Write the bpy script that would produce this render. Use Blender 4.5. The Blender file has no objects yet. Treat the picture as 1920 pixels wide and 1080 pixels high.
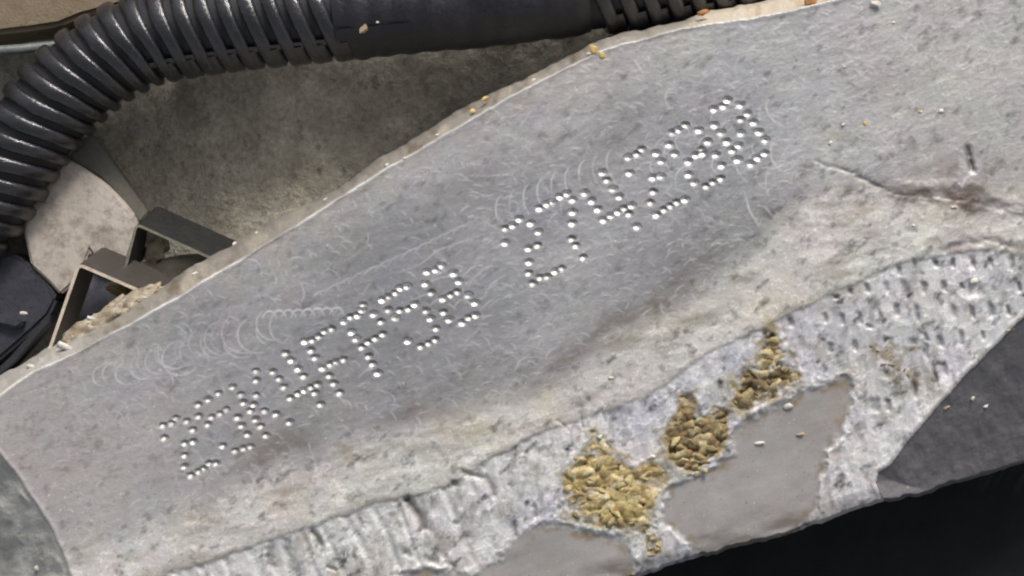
import bpy, bmesh, math, random
import numpy as np
from mathutils import Vector, noise as mnoise

C = bpy.context.scene.collection
scene = bpy.context.scene
scene.unit_settings.scale_length = 0.01          # one unit = one centimetre
R = math.radians

# ------------------------------------------------------------------ camera
CAMZ = 36.0
cam_d = bpy.data.cameras.new('camera')
cam = bpy.data.objects.new('camera', cam_d); C.objects.link(cam)
cam.location = (0, 0, CAMZ)
cam_d.sensor_width = 36.0
cam_d.lens = 36.0 * CAMZ / 19.2
cam_d.clip_start = 0.5; cam_d.clip_end = 2000
cam_d.dof.use_dof = True
cam_d.dof.focus_distance = CAMZ
cam_d.dof.aperture_fstop = 0.9
scene.camera = cam

# ------------------------------------------------------------------ world and sun
SUN_EL, SUN_AZ = 36.0, 14.0                      # azimuth from +Y (top of the view) towards +X
w = bpy.data.worlds.new('World'); scene.world = w; w.use_nodes = True
nt = w.node_tree; nt.nodes.clear()
sky = nt.nodes.new('ShaderNodeTexSky'); sky.sky_type = 'NISHITA'; sky.sun_disc = False
sky.sun_elevation = R(SUN_EL); sky.sun_rotation = R(SUN_AZ)
sky.dust_density = 4.0; sky.ozone_density = 0.6; sky.air_density = 1.0
hs = nt.nodes.new('ShaderNodeHueSaturation'); hs.inputs['Saturation'].default_value = 0.28   # overcast: grey sky
bg = nt.nodes.new('ShaderNodeBackground'); bg.inputs['Strength'].default_value = 0.06
wo = nt.nodes.new('ShaderNodeOutputWorld')
nt.links.new(sky.outputs[0], hs.inputs['Color']); nt.links.new(hs.outputs[0], bg.inputs['Color']); nt.links.new(bg.outputs[0], wo.inputs['Surface'])
sd = bpy.data.lights.new('sun', 'SUN'); sd.energy = 1.5; sd.angle = R(14); sd.color = (1.0, 0.965, 0.92)
so = bpy.data.objects.new('sun', sd); C.objects.link(so)
sdir = Vector((math.sin(R(SUN_AZ))*math.cos(R(SUN_EL)), math.cos(R(SUN_AZ))*math.cos(R(SUN_EL)), math.sin(R(SUN_EL))))
so.rotation_euler = sdir.to_track_quat('Z', 'Y').to_euler()
so.location = sdir*60
scene.view_settings.view_transform = 'Standard'; scene.view_settings.look = 'None'
scene.cycles.filter_width = 2.1                  # the photograph is soft
scene.view_settings.exposure = 1.0; scene.view_settings.gamma = 1.0

# ------------------------------------------------------------------ helpers
def at(u, v, z=0.0):
    """traced photo position -> point of the place at height z (cm)"""
    k = (CAMZ - z)/CAMZ
    return Vector(((u-960)/100*k, (540-v)/100*k, z))

def at_np(u, v, z):
    k = (CAMZ - z)/CAMZ
    return np.stack([(u-960)/100*k, (540-v)/100*k, z], -1)

def tag(o, label=None, cat=None, group=None, kind=None):
    if label: o['label'] = label
    if cat: o['category'] = cat
    if group: o['group'] = group
    if kind: o['kind'] = kind
    return o

def thing(name, label, cat, loc=(0, 0, 0), group=None):
    o = bpy.data.objects.new(name, None); C.objects.link(o)
    o.location = loc; o.empty_display_size = 0.3
    return tag(o, label, cat, group)

def link(name, me, m=None, parent=None, loc=None):
    o = bpy.data.objects.new(name, me); C.objects.link(o)
    if m is not None and not me.materials: me.materials.append(m)
    if parent is not None:
        o.parent = parent
        # meshes are written in world coordinates: take the parent's place off
        p = Vector((0, 0, 0)); q = parent
        while q is not None: p += q.location; q = q.parent
        o.location = (Vector(loc) - p) if loc is not None else -p
    elif loc is not None: o.location = loc
    return o

def mesh_np(name, verts, quads, cols=None, smooth=True):
    me = bpy.data.meshes.new(name)
    n, f = len(verts), len(quads); k = quads.shape[1]
    me.vertices.add(n); me.vertices.foreach_set('co', np.ascontiguousarray(verts, np.float32).ravel())
    me.loops.add(f*k); me.loops.foreach_set('vertex_index', np.ascontiguousarray(quads, np.int32).ravel())
    me.polygons.add(f); me.polygons.foreach_set('loop_start', np.arange(0, f*k, k, dtype=np.int32))
    me.polygons.foreach_set('use_smooth', np.full(f, smooth))
    if cols is not None:
        a = me.color_attributes.new('stain', 'FLOAT_COLOR', 'POINT')
        a.data.foreach_set('color', np.ascontiguousarray(cols, np.float32).ravel())
    me.update(calc_edges=True); me.validate()
    return me

def mesh_py(name, verts, faces, smooth=False):
    me = bpy.data.meshes.new(name)
    me.from_pydata([tuple(v) for v in verts], [], faces); me.update()
    bm = bmesh.new(); bm.from_mesh(me); bmesh.ops.recalc_face_normals(bm, faces=bm.faces); bm.to_mesh(me); bm.free()
    me.polygons.foreach_set('use_smooth', [smooth]*len(me.polygons))
    return me

def vnoise(u, v, wl, seed, wl2=None):
    rng = np.random.RandomState(seed); N = 256
    L = rng.rand(N, N).astype(np.float32)*2-1
    x = u/wl + 1000.37 + seed*3.1; y = v/(wl2 or wl) + 1000.71 + seed*1.7
    xi = np.floor(x).astype(int); yi = np.floor(y).astype(int)
    fx = (x-xi); fy = (y-yi)
    fx = fx*fx*fx*(fx*(fx*6-15)+10); fy = fy*fy*fy*(fy*(fy*6-15)+10)
    a = L[xi % N, yi % N]; b = L[(xi+1) % N, yi % N]; c = L[xi % N, (yi+1) % N]; d = L[(xi+1) % N, (yi+1) % N]
    return (a*(1-fx)+b*fx)*(1-fy)+(c*(1-fx)+d*fx)*fy

def fbm(u, v, wl, seed, octs=4, gain=0.5, ang=0.0, stretch=1.0):
    ca, sa = math.cos(R(ang)), math.sin(R(ang))
    p = (u*ca - v*sa)/stretch; q = u*sa + v*ca          # stretched along ang (anticlockwise in the picture)
    s = 0; a = 1.0; t = 0
    for i in range(octs):
        s = s + a*vnoise(p, q, wl/(2.03**i), seed+i*17); t += a; a *= gain
    return s/t*1.6

def sst(x, a, b):
    t = np.clip((x-a)/(b-a), 0, 1); return t*t*(3-2*t)

def in_poly(u, v, pts):
    r = np.zeros(u.shape, bool); n = len(pts)
    for i in range(n):
        x1, y1 = pts[i]; x2, y2 = pts[(i+1) % n]
        if y1 == y2: continue
        c = ((y1 > v) != (y2 > v)) & (u < (x2-x1)*(v-y1)/(y2-y1)+x1); r ^= c
    return r

def seg_dist(u, v, pts, closed=False):
    d = np.full(u.shape, 1e9, np.float32); n = len(pts)
    for i in range(n if closed else n-1):
        x1, y1 = pts[i]; x2, y2 = pts[(i+1) % n]
        dx, dy = x2-x1, y2-y1; L = dx*dx+dy*dy+1e-9
        t = np.clip(((u-x1)*dx+(v-y1)*dy)/L, 0, 1)
        d = np.minimum(d, np.hypot(u-x1-t*dx, v-y1-t*dy))
    return d

def sdf(u, v, pts):
    d = seg_dist(u, v, pts, True); return np.where(in_poly(u, v, pts), -d, d)

# ------------------------------------------------------------------ materials
def material(name, c1, c2, rough=0.5, metal=0.0, scale=4.0, fine=30.0, bump=0.1, bumpd=0.03, attr=False, spec=0.5,
             rough_var=0.15, grain=0.2, ang=0, c3=None, c3r=(0.56, 0.70), speck=0.0, stretch=None, coat=0.0):
    m = bpy.data.materials.new(name); m.use_nodes = True
    t = m.node_tree; N = t.nodes; Lk = t.links.new; N.clear()
    out = N.new('ShaderNodeOutputMaterial'); b = N.new('ShaderNodeBsdfPrincipled'); Lk(b.outputs[0], out.inputs[0])
    tc = N.new('ShaderNodeNewGeometry'); src = tc.outputs['Position']
    if stretch:
        mp = N.new('ShaderNodeMapping'); mp.inputs['Scale'].default_value = stretch[0]; mp.inputs['Rotation'].default_value = (0, 0, R(stretch[1]))
        Lk(src, mp.inputs['Vector']); src = mp.outputs[0]
    def nz(s, det, rg=0.6):
        n = N.new('ShaderNodeTexNoise'); n.inputs['Scale'].default_value = s; n.inputs['Detail'].default_value = det
        n.inputs['Roughness'].default_value = rg; Lk(src, n.inputs['Vector']); return n.outputs['Fac']
    def mix(kind, f, a, bcol):
        x = N.new('ShaderNodeMix'); x.data_type = 'RGBA'; x.blend_type = kind
        for sk, val in ((x.inputs[0], f), (x.inputs[6], a), (x.inputs[7], bcol)):
            if isinstance(val, (int, float)): sk.default_value = val
            elif isinstance(val, tuple): sk.default_value = val
            else: Lk(val, sk)
        return x.outputs[2]
    def ramp(s, a, bb):
        r = N.new('ShaderNodeMapRange'); r.inputs[1].default_value = a; r.inputs[2].default_value = bb; Lk(s, r.inputs[0]); return r.outputs[0]
    big = nz(scale, 5); fin = nz(fine, 4, 0.7)
    if attr:
        at_ = N.new('ShaderNodeAttribute'); at_.attribute_name = 'stain'
        base = at_.outputs['Color']
        v = mix('MULTIPLY', ramp(big, 0.3, 0.7), base, (c1[0], c1[1], c1[2], 1)) if c1 else base
        col = v
    else:
        col = mix('MIX', ramp(big, 0.3, 0.7), (*c1, 1), (*c2, 1))
    g = mix('MIX', ramp(fin, 0.3, 0.7), (1-grain, 1-grain, 1-grain, 1), (1+grain, 1+grain, 1+grain, 1))
    col = mix('MULTIPLY', 1.0, col, g)
    if c3:
        col = mix('MIX', ramp(nz(scale*2.7, 6, 0.75), *c3r), col, (*c3, 1))
    if speck:
        vo = N.new('ShaderNodeTexVoronoi'); vo.inputs['Scale'].default_value = speck; Lk(src, vo.inputs['Vector'])
        col = mix('MIX', ramp(vo.outputs['Distance'], 0.075, 0.04), col, (0.5, 0.47, 0.4, 1))
    Lk(col, b.inputs['Base Color'])
    rr = N.new('ShaderNodeMapRange'); rr.inputs[1].default_value = 0.3; rr.inputs[2].default_value = 0.7
    rr.inputs[3].default_value = rough-rough_var; rr.inputs[4].default_value = rough+rough_var; Lk(fin, rr.inputs[0]); Lk(rr.outputs[0], b.inputs['Roughness'])
    b.inputs['Metallic'].default_value = metal; b.inputs['Specular IOR Level'].default_value = spec
    if coat: b.inputs['Coat Weight'].default_value = coat; b.inputs['Coat Roughness'].default_value = 0.15
    if bump:
        bp = N.new('ShaderNodeBump'); bp.inputs['Strength'].default_value = bump; bp.inputs['Distance'].default_value = bumpd
        Lk(fin, bp.inputs['Height']); Lk(bp.outputs[0], b.inputs['Normal'])
    return m

M_face = material('machined_aluminium', None, None, 0.48, 0.35, 3.0, 26.0, 0.10, 0.02, attr=True, rough_var=0.12, grain=0.11, stretch=((0.45, 1.0, 1.0), -24))
M_cast = material('cast_aluminium', None, None, 0.6, 0.2, 3.0, 22.0, 0.16, 0.03, attr=True, grain=0.13)
M_dot = material('bare_aluminium', (0.70, 0.69, 0.68), (0.52, 0.515, 0.51), 0.47, 0.9, 6.0, 22.0, 0.25, 0.02, rough_var=0.06)
M_dot_dull = material('dull_aluminium', (0.44, 0.43, 0.42), (0.34, 0.33, 0.32), 0.52, 0.7, 9.0, 40.0, 0.08, 0.01, rough_var=0.08)
M_patch = material('smooth_grey_coat', (0.325, 0.30, 0.29), (0.375, 0.35, 0.335), 0.38, 0.1, 0.9, 24.0, 0.06, 0.015, speck=2.2, rough_var=0.06)
M_patch2 = material('smooth_grey_coat_stained', None, None, 0.40, 0.1, 0.9, 24.0, 0.08, 0.015, attr=True, rough_var=0.06, grain=0.08, speck=2.2)
M_side = material('shaded_side_grey', (0.17, 0.16, 0.168), (0.21, 0.199, 0.208), 0.5, 0.1, 1.2, 24.0, 0.2, 0.02, speck=1.6)  # side turned from the sun, its shade put into the base colour
M_end = material('greenish_grey_cast', (0.38, 0.372, 0.34), (0.70, 0.685, 0.64), 0.55, 0.15, 1.6, 22.0, 0.3, 0.03)
M_wall = material('olive_grey_cast', (0.28, 0.252, 0.20), (0.50, 0.46, 0.375), 0.8, 0.0, 1.1, 9.0, 0.9, 0.08, c3=(0.165, 0.142, 0.105), grain=0.30, ang=-18)
M_tan = material('tan_cast', (0.14, 0.105, 0.065), (0.20, 0.155, 0.10), 0.8, 0.0, 2.0, 18.0, 0.5, 0.04, c3=(0.09, 0.065, 0.04))
M_hose = material('black_plastic', (0.010, 0.0095, 0.012), (0.022, 0.0205, 0.025), 0.18, 0.0, 1.6, 11.0, 0.45, 0.04, spec=0.9, rough_var=0.12)
M_tube = material('black_plastic_groove', (0.012, 0.012, 0.015), (0.02, 0.02, 0.024), 0.5, 0.0, 2.0, 20.0, 0.2, 0.02)
M_tape = material('black_tape', (0.013, 0.013, 0.017), (0.026, 0.025, 0.031), 0.40, 0.0, 1.3, 12.0, 0.35, 0.04, spec=0.5)
M_gap = material('shadow_gap_black', (0.006, 0.008, 0.010), (0.010, 0.012, 0.014), 0.7, 0.0, 2.0, 15.0, 0.2, 0.03, spec=0.2)
M_hous = material('blue_black_plastic', (0.026, 0.027, 0.036), (0.045, 0.045, 0.056), 0.4, 0.0, 2.5, 12.0, 0.3, 0.03)
M_tab = material('pale_tab', (0.40, 0.35, 0.30), (0.56, 0.50, 0.445), 0.6, 0.0, 0.9, 8.0, 0.2, 0.04, c3=(0.24, 0.20, 0.165), c3r=(0.47, 0.66), grain=0.12)
M_clip = material('brown_steel', (0.045, 0.038, 0.033), (0.062, 0.053, 0.046), 0.5, 0.1, 2.0, 20.0, 0.15, 0.02)
M_clipd = material('black_steel', (0.010, 0.010, 0.010), (0.018, 0.017, 0.015), 0.5, 0.0, 2.0, 20.0, 0.15, 0.02)
M_cut = material('worn_sheet_edge', (0.62, 0.53, 0.43), (0.48, 0.39, 0.31), 0.5, 0.2, 3.0, 20.0, 0.1, 0.02)
M_cutd = material('dull_sheet_edge', (0.20, 0.20, 0.15), (0.13, 0.13, 0.10), 0.5, 0.2, 3.0, 20.0, 0.1, 0.02)
M_arm = material('olive_painted_steel', (0.12, 0.115, 0.095), (0.16, 0.15, 0.125), 0.55, 0.1, 2.0, 16.0, 0.15, 0.02)
M_foam = material('pale_crumbling_sealant', (0.46, 0.42, 0.33), (0.30, 0.27, 0.20), 0.8, 0.0, 4.0, 20.0, 0.4, 0.04)
M_gold = material('ochre_sand', (0.36, 0.275, 0.115), (0.55, 0.45, 0.25), 0.85, 0.0, 3.5, 16.0, 0.5, 0.04, spec=0.25, c3=(0.24, 0.17, 0.06))
M_brown = material('brown_dirt', (0.16, 0.115, 0.05), (0.30, 0.235, 0.12), 0.9, 0.0, 5.0, 22.0, 0.4, 0.04)
M_crust = material('tan_crust', (0.40, 0.345, 0.26), (0.20, 0.15, 0.10), 0.35, 0.0, 4.0, 20.0, 0.4, 0.04)
M_white = material('white_grit', (0.66, 0.63, 0.57), (0.52, 0.48, 0.41), 0.45, 0.0, 6.0, 30.0, 0.2, 0.02)
M_yel = material('yellow_grit', (0.62, 0.46, 0.18), (0.48, 0.33, 0.12), 0.55, 0.0, 6.0, 30.0, 0.2, 0.02)
M_rust = material('orange_rust', (0.42, 0.19, 0.06), (0.30, 0.12, 0.04), 0.8, 0.0, 6.0, 30.0, 0.3, 0.02)
M_tanchip = material('tan_chip', (0.46, 0.36, 0.24), (0.34, 0.25, 0.16), 0.6, 0.0, 4.0, 30.0, 0.2, 0.02)
M_pipe = material('grey_green_pipe', (0.13, 0.15, 0.14), (0.18, 0.19, 0.18), 0.4, 0.2, 2.0, 20.0, 0.1, 0.02)

# ------------------------------------------------------------------ the casting: one height field, cut into its parts
STEP = 2.0
us = np.arange(-170, 2092, STEP); vs = np.arange(-130, 1212, STEP)
U, V = np.meshgrid(us, vs)
U = U.astype(np.float32); V = V.astype(np.float32)

def line(u, pts): 
    p = np.array(pts, float); return np.interp(u, p[:, 0], p[:, 1]).astype(np.float32)
jit = vnoise(U, V, 40, 5)*3 + vnoise(U, V, 14, 6)*2.0
OUT = [(-200, 856), (0, 715), (67, 674), (100, 652), (133, 640), (210, 598), (290, 549), (367, 503), (433, 467), (500, 427), (633, 363), (707, 309), (773, 267), (873, 207), (923, 180), (1007, 143), (1057, 113), (1107, 88), (1173, 67), (1280, 41), (1317, 26), (1447, 3), (1560, -30), (1760, -90), (2100, -190)]
RIDGE = [(-200, 892), (0, 740), (67, 694), (147, 659), (233, 613), (333, 557), (467, 477), (580, 407), (660, 356), (780, 284), (880, 226), (973, 173), (1060, 128), (1120, 99), (1180, 80), (1280, 53), (1447, 27), (1513, 13), (1640, -18), (1760, -50), (2100, -150)]
L0 = [(-200, 1120), (130, 1010), (330, 945), (480, 880), (620, 835), (760, 790), (900, 748), (1060, 690), (1150, 625), (1300, 545), (1420, 455), (1500, 360), (1560, 320), (1700, 340), (2100, 350)]
L1 = [(-200, 1290), (100, 1165), (320, 1070), (417, 1047), (500, 1013), (633, 967), (730, 937), (807, 918), (873, 887), (923, 860), (1007, 813), (1107, 780), (1207, 743), (1330, 660), (1480, 590), (1563, 547), (1680, 497), (1780, 474), (1863, 465), (1920, 478), (2100, 520)]
BOT = [(-200, 1600), (900, 1185), (1100, 1108), (1190, 1078), (1290, 1045), (1400, 1014), (1480, 994), (1560, 966), (1640, 938), (1720, 925), (1780, 903), (1850, 885), (1920, 862), (2100, 800)]
SIDE = [(480, 2040), (590, 1921), (660, 1850), (735, 1780), (800, 1722), (840, 1690), (870, 1668), (884, 1643), (905, 1641), (935, 1655), (960, 1640), (1300, 1640)]
END = [(640, -220), (850, -2), (900, 36), (935, 60), (1000, 99), (1060, 124), (1080, 132), (1220, 150)]

dout = (line(U, OUT) + jit - V)*0.86            # >0 outside
drid = (line(U, RIDGE) + jit*0.5 - V)*0.86      # >0 beyond the ridge
d0 = (V - line(U, L0))*0.9 + vnoise(U, V, 60, 8)*10 + vnoise(U, V, 18, 9)*5   # >0 on the cast band
d1 = (V - line(U, L1))*0.92 + vnoise(U, V, 45, 10)*4 + vnoise(U, V, 12, 11)*2.0   # >0 on the rim
db = (V - line(U, BOT))*0.94 + vnoise(U, V, 26, 12)*3 + vnoise(U, V, 9, 13)*1.5
ds = seg_dist(U, V, [(b_, a_) for a_, b_ in SIDE])*np.sign(U - line(V, SIDE)) + vnoise(U, V, 30, 14)*2
de = (line(V, END) - U)*0.85 + vnoise(U, V, 30, 15)*2

PATCH_A = [(1240, 938), (1262, 912), (1300, 896), (1345, 872), (1372, 850), (1376, 812), (1400, 790), (1440, 768), (1482, 748), (1530, 722), (1585, 706), (1602, 726), (1590, 772), (1582, 812), (1548, 846), (1552, 872), (1536, 905), (1532, 955), (1515, 978), (1480, 1010), (1330, 1060), (1268, 1002), (1242, 980)]
PATCH_B = [(968, 1000), (1010, 986), (1050, 982), (1085, 993), (1130, 1000), (1168, 1008), (1186, 1040), (1194, 1090), (1150, 1180), (700, 1190), (560, 1180), (700, 1105), (790, 1066), (880, 1080), (940, 1050)]
wob = vnoise(U, V, 16, 20)*5 + vnoise(U, V, 7, 21)*2.5
da = sdf(U, V, PATCH_A) + wob
dbb = sdf(U, V, PATCH_B) + wob
dpatch = np.minimum(da, dbb)

POCKETS = [[(1050, 905), (1070, 862), (1096, 842), (1108, 818), (1132, 828), (1158, 862), (1188, 876), (1232, 868), (1243, 892), (1232, 930), (1212, 985), (1236, 1008), (1240, 1036), (1216, 1042), (1204, 1006), (1180, 990), (1110, 985), (1072, 965)],
           [(1242, 850), (1252, 805), (1276, 775), (1283, 745), (1304, 748), (1318, 785), (1350, 770), (1372, 772), (1364, 820), (1340, 850), (1322, 868), (1306, 892), (1272, 880)],
           [(1366, 762), (1378, 720), (1400, 696), (1432, 690), (1438, 640), (1448, 616), (1462, 640), (1470, 676), (1490, 700), (1484, 726), (1450, 742), (1416, 758), (1384, 776)],
           [(1634, 650), (1660, 645), (1700, 690), (1712, 716), (1690, 722), (1655, 708)]]
dpock = np.full(U.shape, 1e9, np.float32)
for i, P in enumerate(POCKETS[:3]): dpock = np.minimum(dpock, sdf(U, V, P)+wob*1.5+vnoise(U, V, 26, 85)*5)

H = np.zeros(U.shape, np.float32)
# machined face: long gentle waviness, fine directional lay, tiny pits
onface = (1-sst(d0, -14, 22))*(1-sst(drid, -6, 2))
H += 0.020*fbm(U, V, 330, 30, 2)
wig = fbm(U, V, 14, 31, 3, 0.6, 22, 2.6)
H += onface*0.0030*wig
worm = np.abs(fbm(U, V, 17, 33, 2, 0.5, 35, 1.8)); 
H += 0.0035*np.exp(-(worm/0.10)**2)*sst(U, 900, 1500)*(0.4+0.6*onface)       # worn wormy skin on the right half
# ridge and bevel
H += 0.016*np.exp(-(drid/4.0)**2)
bev = np.clip(drid, 0, None); H -= 0.022*bev + 0.02*sst(drid, 1, 8)*fbm(U, V, 12, 35, 3)
# cast band: rough low relief
rough = fbm(U, V, 26, 36, 5, 0.6, 14, 1.9)
onband = sst(d0, -20, 50)*(1-sst(d1, -4, 6))
H += onband*(0.0065*rough + 0.003*fbm(U, V, 9, 37, 3))
H += 0.025*np.exp(-((d1+14)/26)**2)*onband
# grooves at right
G1 = [(1530, 306), (1560, 313), (1600, 324), (1632, 344), (1668, 358), (1700, 368), (1745, 368), (1800, 372), (1850, 385), (1900, 404), (2100, 440)]
dg = seg_dist(U, V + wob*0.6, G1); wg = line(U, [(1500, 2), (1600, 4), (1680, 9), (1780, 13), (2100, 16)])
H -= 0.018*np.exp(-(dg/(wg*1.7))**2)*sst(U, 1520, 1640)*(0.75+0.5*vnoise(U, V, 15, 41)) + 0.012*np.exp(-(dg/4)**2)
G2 = [(1690, 352), (1740, 350), (1790, 344), (1830, 352), (1900, 380)]
dg2 = seg_dist(U, V + wob, G2); H += 0.015*np.exp(-(dg2/10)**2)
G3 = [(1815, 278), (1818, 300), (1822, 318)]
dg3 = seg_dist(U, V, G3); H -= 0.09*np.exp(-((dg3+wob*.5)/6)**2)
G4 = [(1770, 466), (1800, 456), (1850, 452), (1930, 468)]
dg4 = seg_dist(U, V + wob*0.7, G4); H -= 0.04*np.exp(-(dg4/8)**2)*(0.6+0.6*vnoise(U, V, 18, 42))
# rim
onrim = sst(d1, 0, 8)
H -= 0.0022*np.clip(d1, 0, None) + 0.004*onrim
rr = fbm(U, V, 30, 44, 5, 0.62)
nick = np.clip(fbm(U, V, 22, 45, 3, 0.55, 80, 2.0)-0.35, 0, None)
H += onrim*(0.013*rr + 0.014*fbm(U, V, 17, 46, 3, .5, 98, 3.5) - 0.018*nick)*(1-0.6*sst(U, 1480, 1600)*(1-sst(V, 640, 700)))
# flutes and notches left
flu = np.abs(((U + (V-900)*-0.42)/52 + 0.25*vnoise(U, V, 90, 47)) % 1.0 - 0.5)*2
H -= onrim*0.028*sst(flu, 0.55, 1.0)*(1-sst(U, 860, 930))
NOTCH = [([(765, 938), (775, 952), (790, 970), (796, 990)], 9, .20), ([(868, 886), (892, 893), (910, 895), (922, 912), (926, 925)], 6, .10), 
         ([(585, 996), (594, 1006), (602, 1022)], 6, .16), ([(964, 985), (966, 1003)], 7, .16), ([(855, 905), (850, 907)], 5, .10), ([(808, 1050), (818, 1052)], 8, .12), ([(1002, 950), (1003, 965)], 5, .10),
         ([(760, 1038), (768, 1040)], 6, .10), ([(615, 1064), (628, 1068)], 4, .08), ([(1480, 598), (1482, 606)], 6, .15), ([(1436, 622), (1432, 655)], 5, .15), ([(1290, 742), (1290, 752)], 8, .12),
         ([(505, 1030), (512, 1060)], 10, .10), ([(540, 1020), (555, 1075)], 9, .09), ([(1088, 775), (1092, 800)], 3, .05), ([(1130, 770), (1134, 790)], 3, .05), ([(1045, 790), (1060, 800)], 3, .05)]
for P, wd, dp in NOTCH: H -= dp*0.45*np.exp(-(seg_dist(U+wob*.5, V+wob*0.8, P)/wd)**2)
# pressed grid of pits on the right of the rim
PITS = [(1714, 494, 5, 9), (1752, 493, 5, 8), (1787, 494, 4, 8), (1824, 492, 6, 10), (1858, 494, 4, 8), (1896, 497, 6, 12), (1685, 508, 5, 8), (1625, 541, 5, 8), (1592, 547, 5, 5), (1567, 556, 6, 4), (1662, 538, 6, 9), (1696, 541, 7, 14), (1732, 540, 5, 10), (1770, 536, 6, 9), (1912, 538, 4, 7), (1803, 537, 4, 6),
        (1546, 597, 5, 8), (1578, 598, 5, 9), (1612, 598, 5, 10), (1648, 590, 5, 16), (1680, 582, 6, 9), (1718, 586, 5, 14), (1788, 584, 6, 12), (1822, 586, 5, 9), (1858, 582, 7, 13), (1890, 584, 5, 8), (1602, 648, 5, 9), (1556, 652, 6, 8), (1670, 640, 6, 6), (1712, 640, 8, 6), (1762, 640, 7, 9), (1803, 634, 5, 12), (1735, 632, 6, 8), (1630, 612, 7, 4), (1842, 630, 4, 8), (1770, 690, 5, 12), (1735, 655, 5, 14), (1640, 760, 9, 12), (1665, 760, 6, 10), (1715, 730, 4, 14), (1752, 700, 4, 20), (1660, 700, 8, 8)]
pit = np.zeros_like(H)
for (pu, pv, a, b) in PITS:
    m = (np.abs(U-pu) < 40) & (np.abs(V-pv) < 60)
    uu = (U[m]-pu - 0.15*(V[m]-pv) + wob[m]*0.35)/(a*0.95); vv = (V[m]-pv+vnoise(U[m], V[m], 13, 89)*2)/(b*1.15)
    pit[m] = np.maximum(pit[m], np.exp(-(np.abs(uu)**2.5+np.abs(vv)**4)))
pit *= np.clip(0.95+0.4*vnoise(U, V, 40, 88), 0.4, 1); H -= 0.055*pit
cr = np.hypot(U-1822, V-540); H -= 0.05*np.exp(-((cr+wob*.6)/17)**4); H += 0.008*np.exp(-((cr-26+wob)/5)**2)*(V > 540)
# long drips of flash towards the lower right
# pockets of dirt
inp = (1-sst(dpock, -9, 4))*(1-0.85*sst(fbm(U, V, 30, 130, 3, .5, 20, 1.6), 0.40, 0.52))
H -= 0.075*inp
lr = random.Random(31); lump_h = np.zeros_like(H); lump_c = np.zeros(U.shape+(3,), np.float32); lump_c[:] = (0.105, 0.078, 0.036)  # gaps between lumps start dark brown: their shadow is in the colour
TINT = [[(.46, .35, .155), (.55, .44, .23), (.38, .28, .11), (.60, .50, .30), (.30, .21, .08)], [(.26, .19, .085), (.36, .28, .14), (.17, .115, .05), (.30, .185, .075), (.42, .34, .19)], [(.24, .175, .08), (.36, .28, .14), (.15, .105, .05), (.20, .135, .06), (.44, .36, .21)]]
for i, P in enumerate(POCKETS[:3]):
    x0, x1 = min(p[0] for p in P), max(p[0] for p in P); y0, y1 = min(p[1] for p in P), max(p[1] for p in P)
    for _ in range(int((x1-x0)*(y1-y0)/80)):
        lu, lv = lr.uniform(x0-6, x1+6), lr.uniform(y0-6, y1+6); a = lr.uniform(5, 21)*(1 if i == 0 else .85); b = a*lr.uniform(.32, .7); th = R(lr.gauss(16, 32))
        hh = lr.uniform(.03, .12)*(a/14)**.5; tilt_ = lr.uniform(-.03, .03); c_ = TINT[i][lr.choice((0, 0, 0, 1, 1, 2, 2, 3, 4))] if not (i == 0 and lv > 980) else TINT[1][lr.choice((0, 2, 3))]
        j0, j1 = np.searchsorted(us, [lu-24, lu+24]); i0, i1 = np.searchsorted(vs, [lv-24, lv+24])
        if j1 <= j0 or i1 <= i0: continue
        du_, dv_ = U[i0:i1, j0:j1]-lu+wob[i0:i1, j0:j1]*.5, V[i0:i1, j0:j1]-lv
        p_ = (du_*math.cos(th)-dv_*math.sin(th))/a; q_ = (du_*math.sin(th)+dv_*math.cos(th))/b; d2 = np.abs(p_)**2.6+np.abs(q_)**2.6
        h_ = np.where(d2 < 1, hh*np.sqrt(np.clip(1-d2, 0, 1))+tilt_*p_, -1); L_ = lump_h[i0:i1, j0:j1]; w_ = h_ > L_
        L_[w_] = h_[w_]; lump_c[i0:i1, j0:j1][w_] = 0.92*np.array(c_)+0.08*np.array((.40, .37, .31))
H += inp*lump_h
H += 0.018*np.exp(-((dpock-8)/6)**2)*onrim
# smooth patches: sunk below the flaking skin
inpa = 1-sst(dpatch, -9, 6)
flat = -0.0022*np.clip((V - line(U, L1))*0.92, 0, None) - 0.055
H = H*(1-inpa) + (flat + 0.012*fbm(U, V, 90, 99, 3))*inpa
H += 0.018*np.exp(-((dpatch-7)/6)**2)*onrim*(1+0.9*vnoise(U, V, 11, 50))
wmH = fbm(U, V, 20, 93, 3, .55, 20, 1.5)
H += 0.005*np.exp(-(wmH/0.10)**2)*(0.6*onband+0.9*onrim)*(1-inpa)
# bottom edge, dark side, end facet, outer wall
H -= 0.0015*np.clip(db+26, 0, None)**1.3*onrim*(1-inpa)*(1-sst(ds, -2, 2)) + np.clip(db-1, 0, None)**2*0.12
H -= np.clip(ds, 0, None)*0.0085 + 0.04*sst(ds, -1, 4) - 0.02*np.exp(-((ds+5)/4)**2)
H -= np.clip(de+3, 0, None)*0.011*(1+0.15*vnoise(U, V, 40, 52)) - 0.012*np.exp(-((de+4)/6)**2)
H += sst(de, 3, 12)*0.05*fbm(U, V, 40, 53, 4)
H -= np.clip(dout+3, 0, None)**2*0.02

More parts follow.
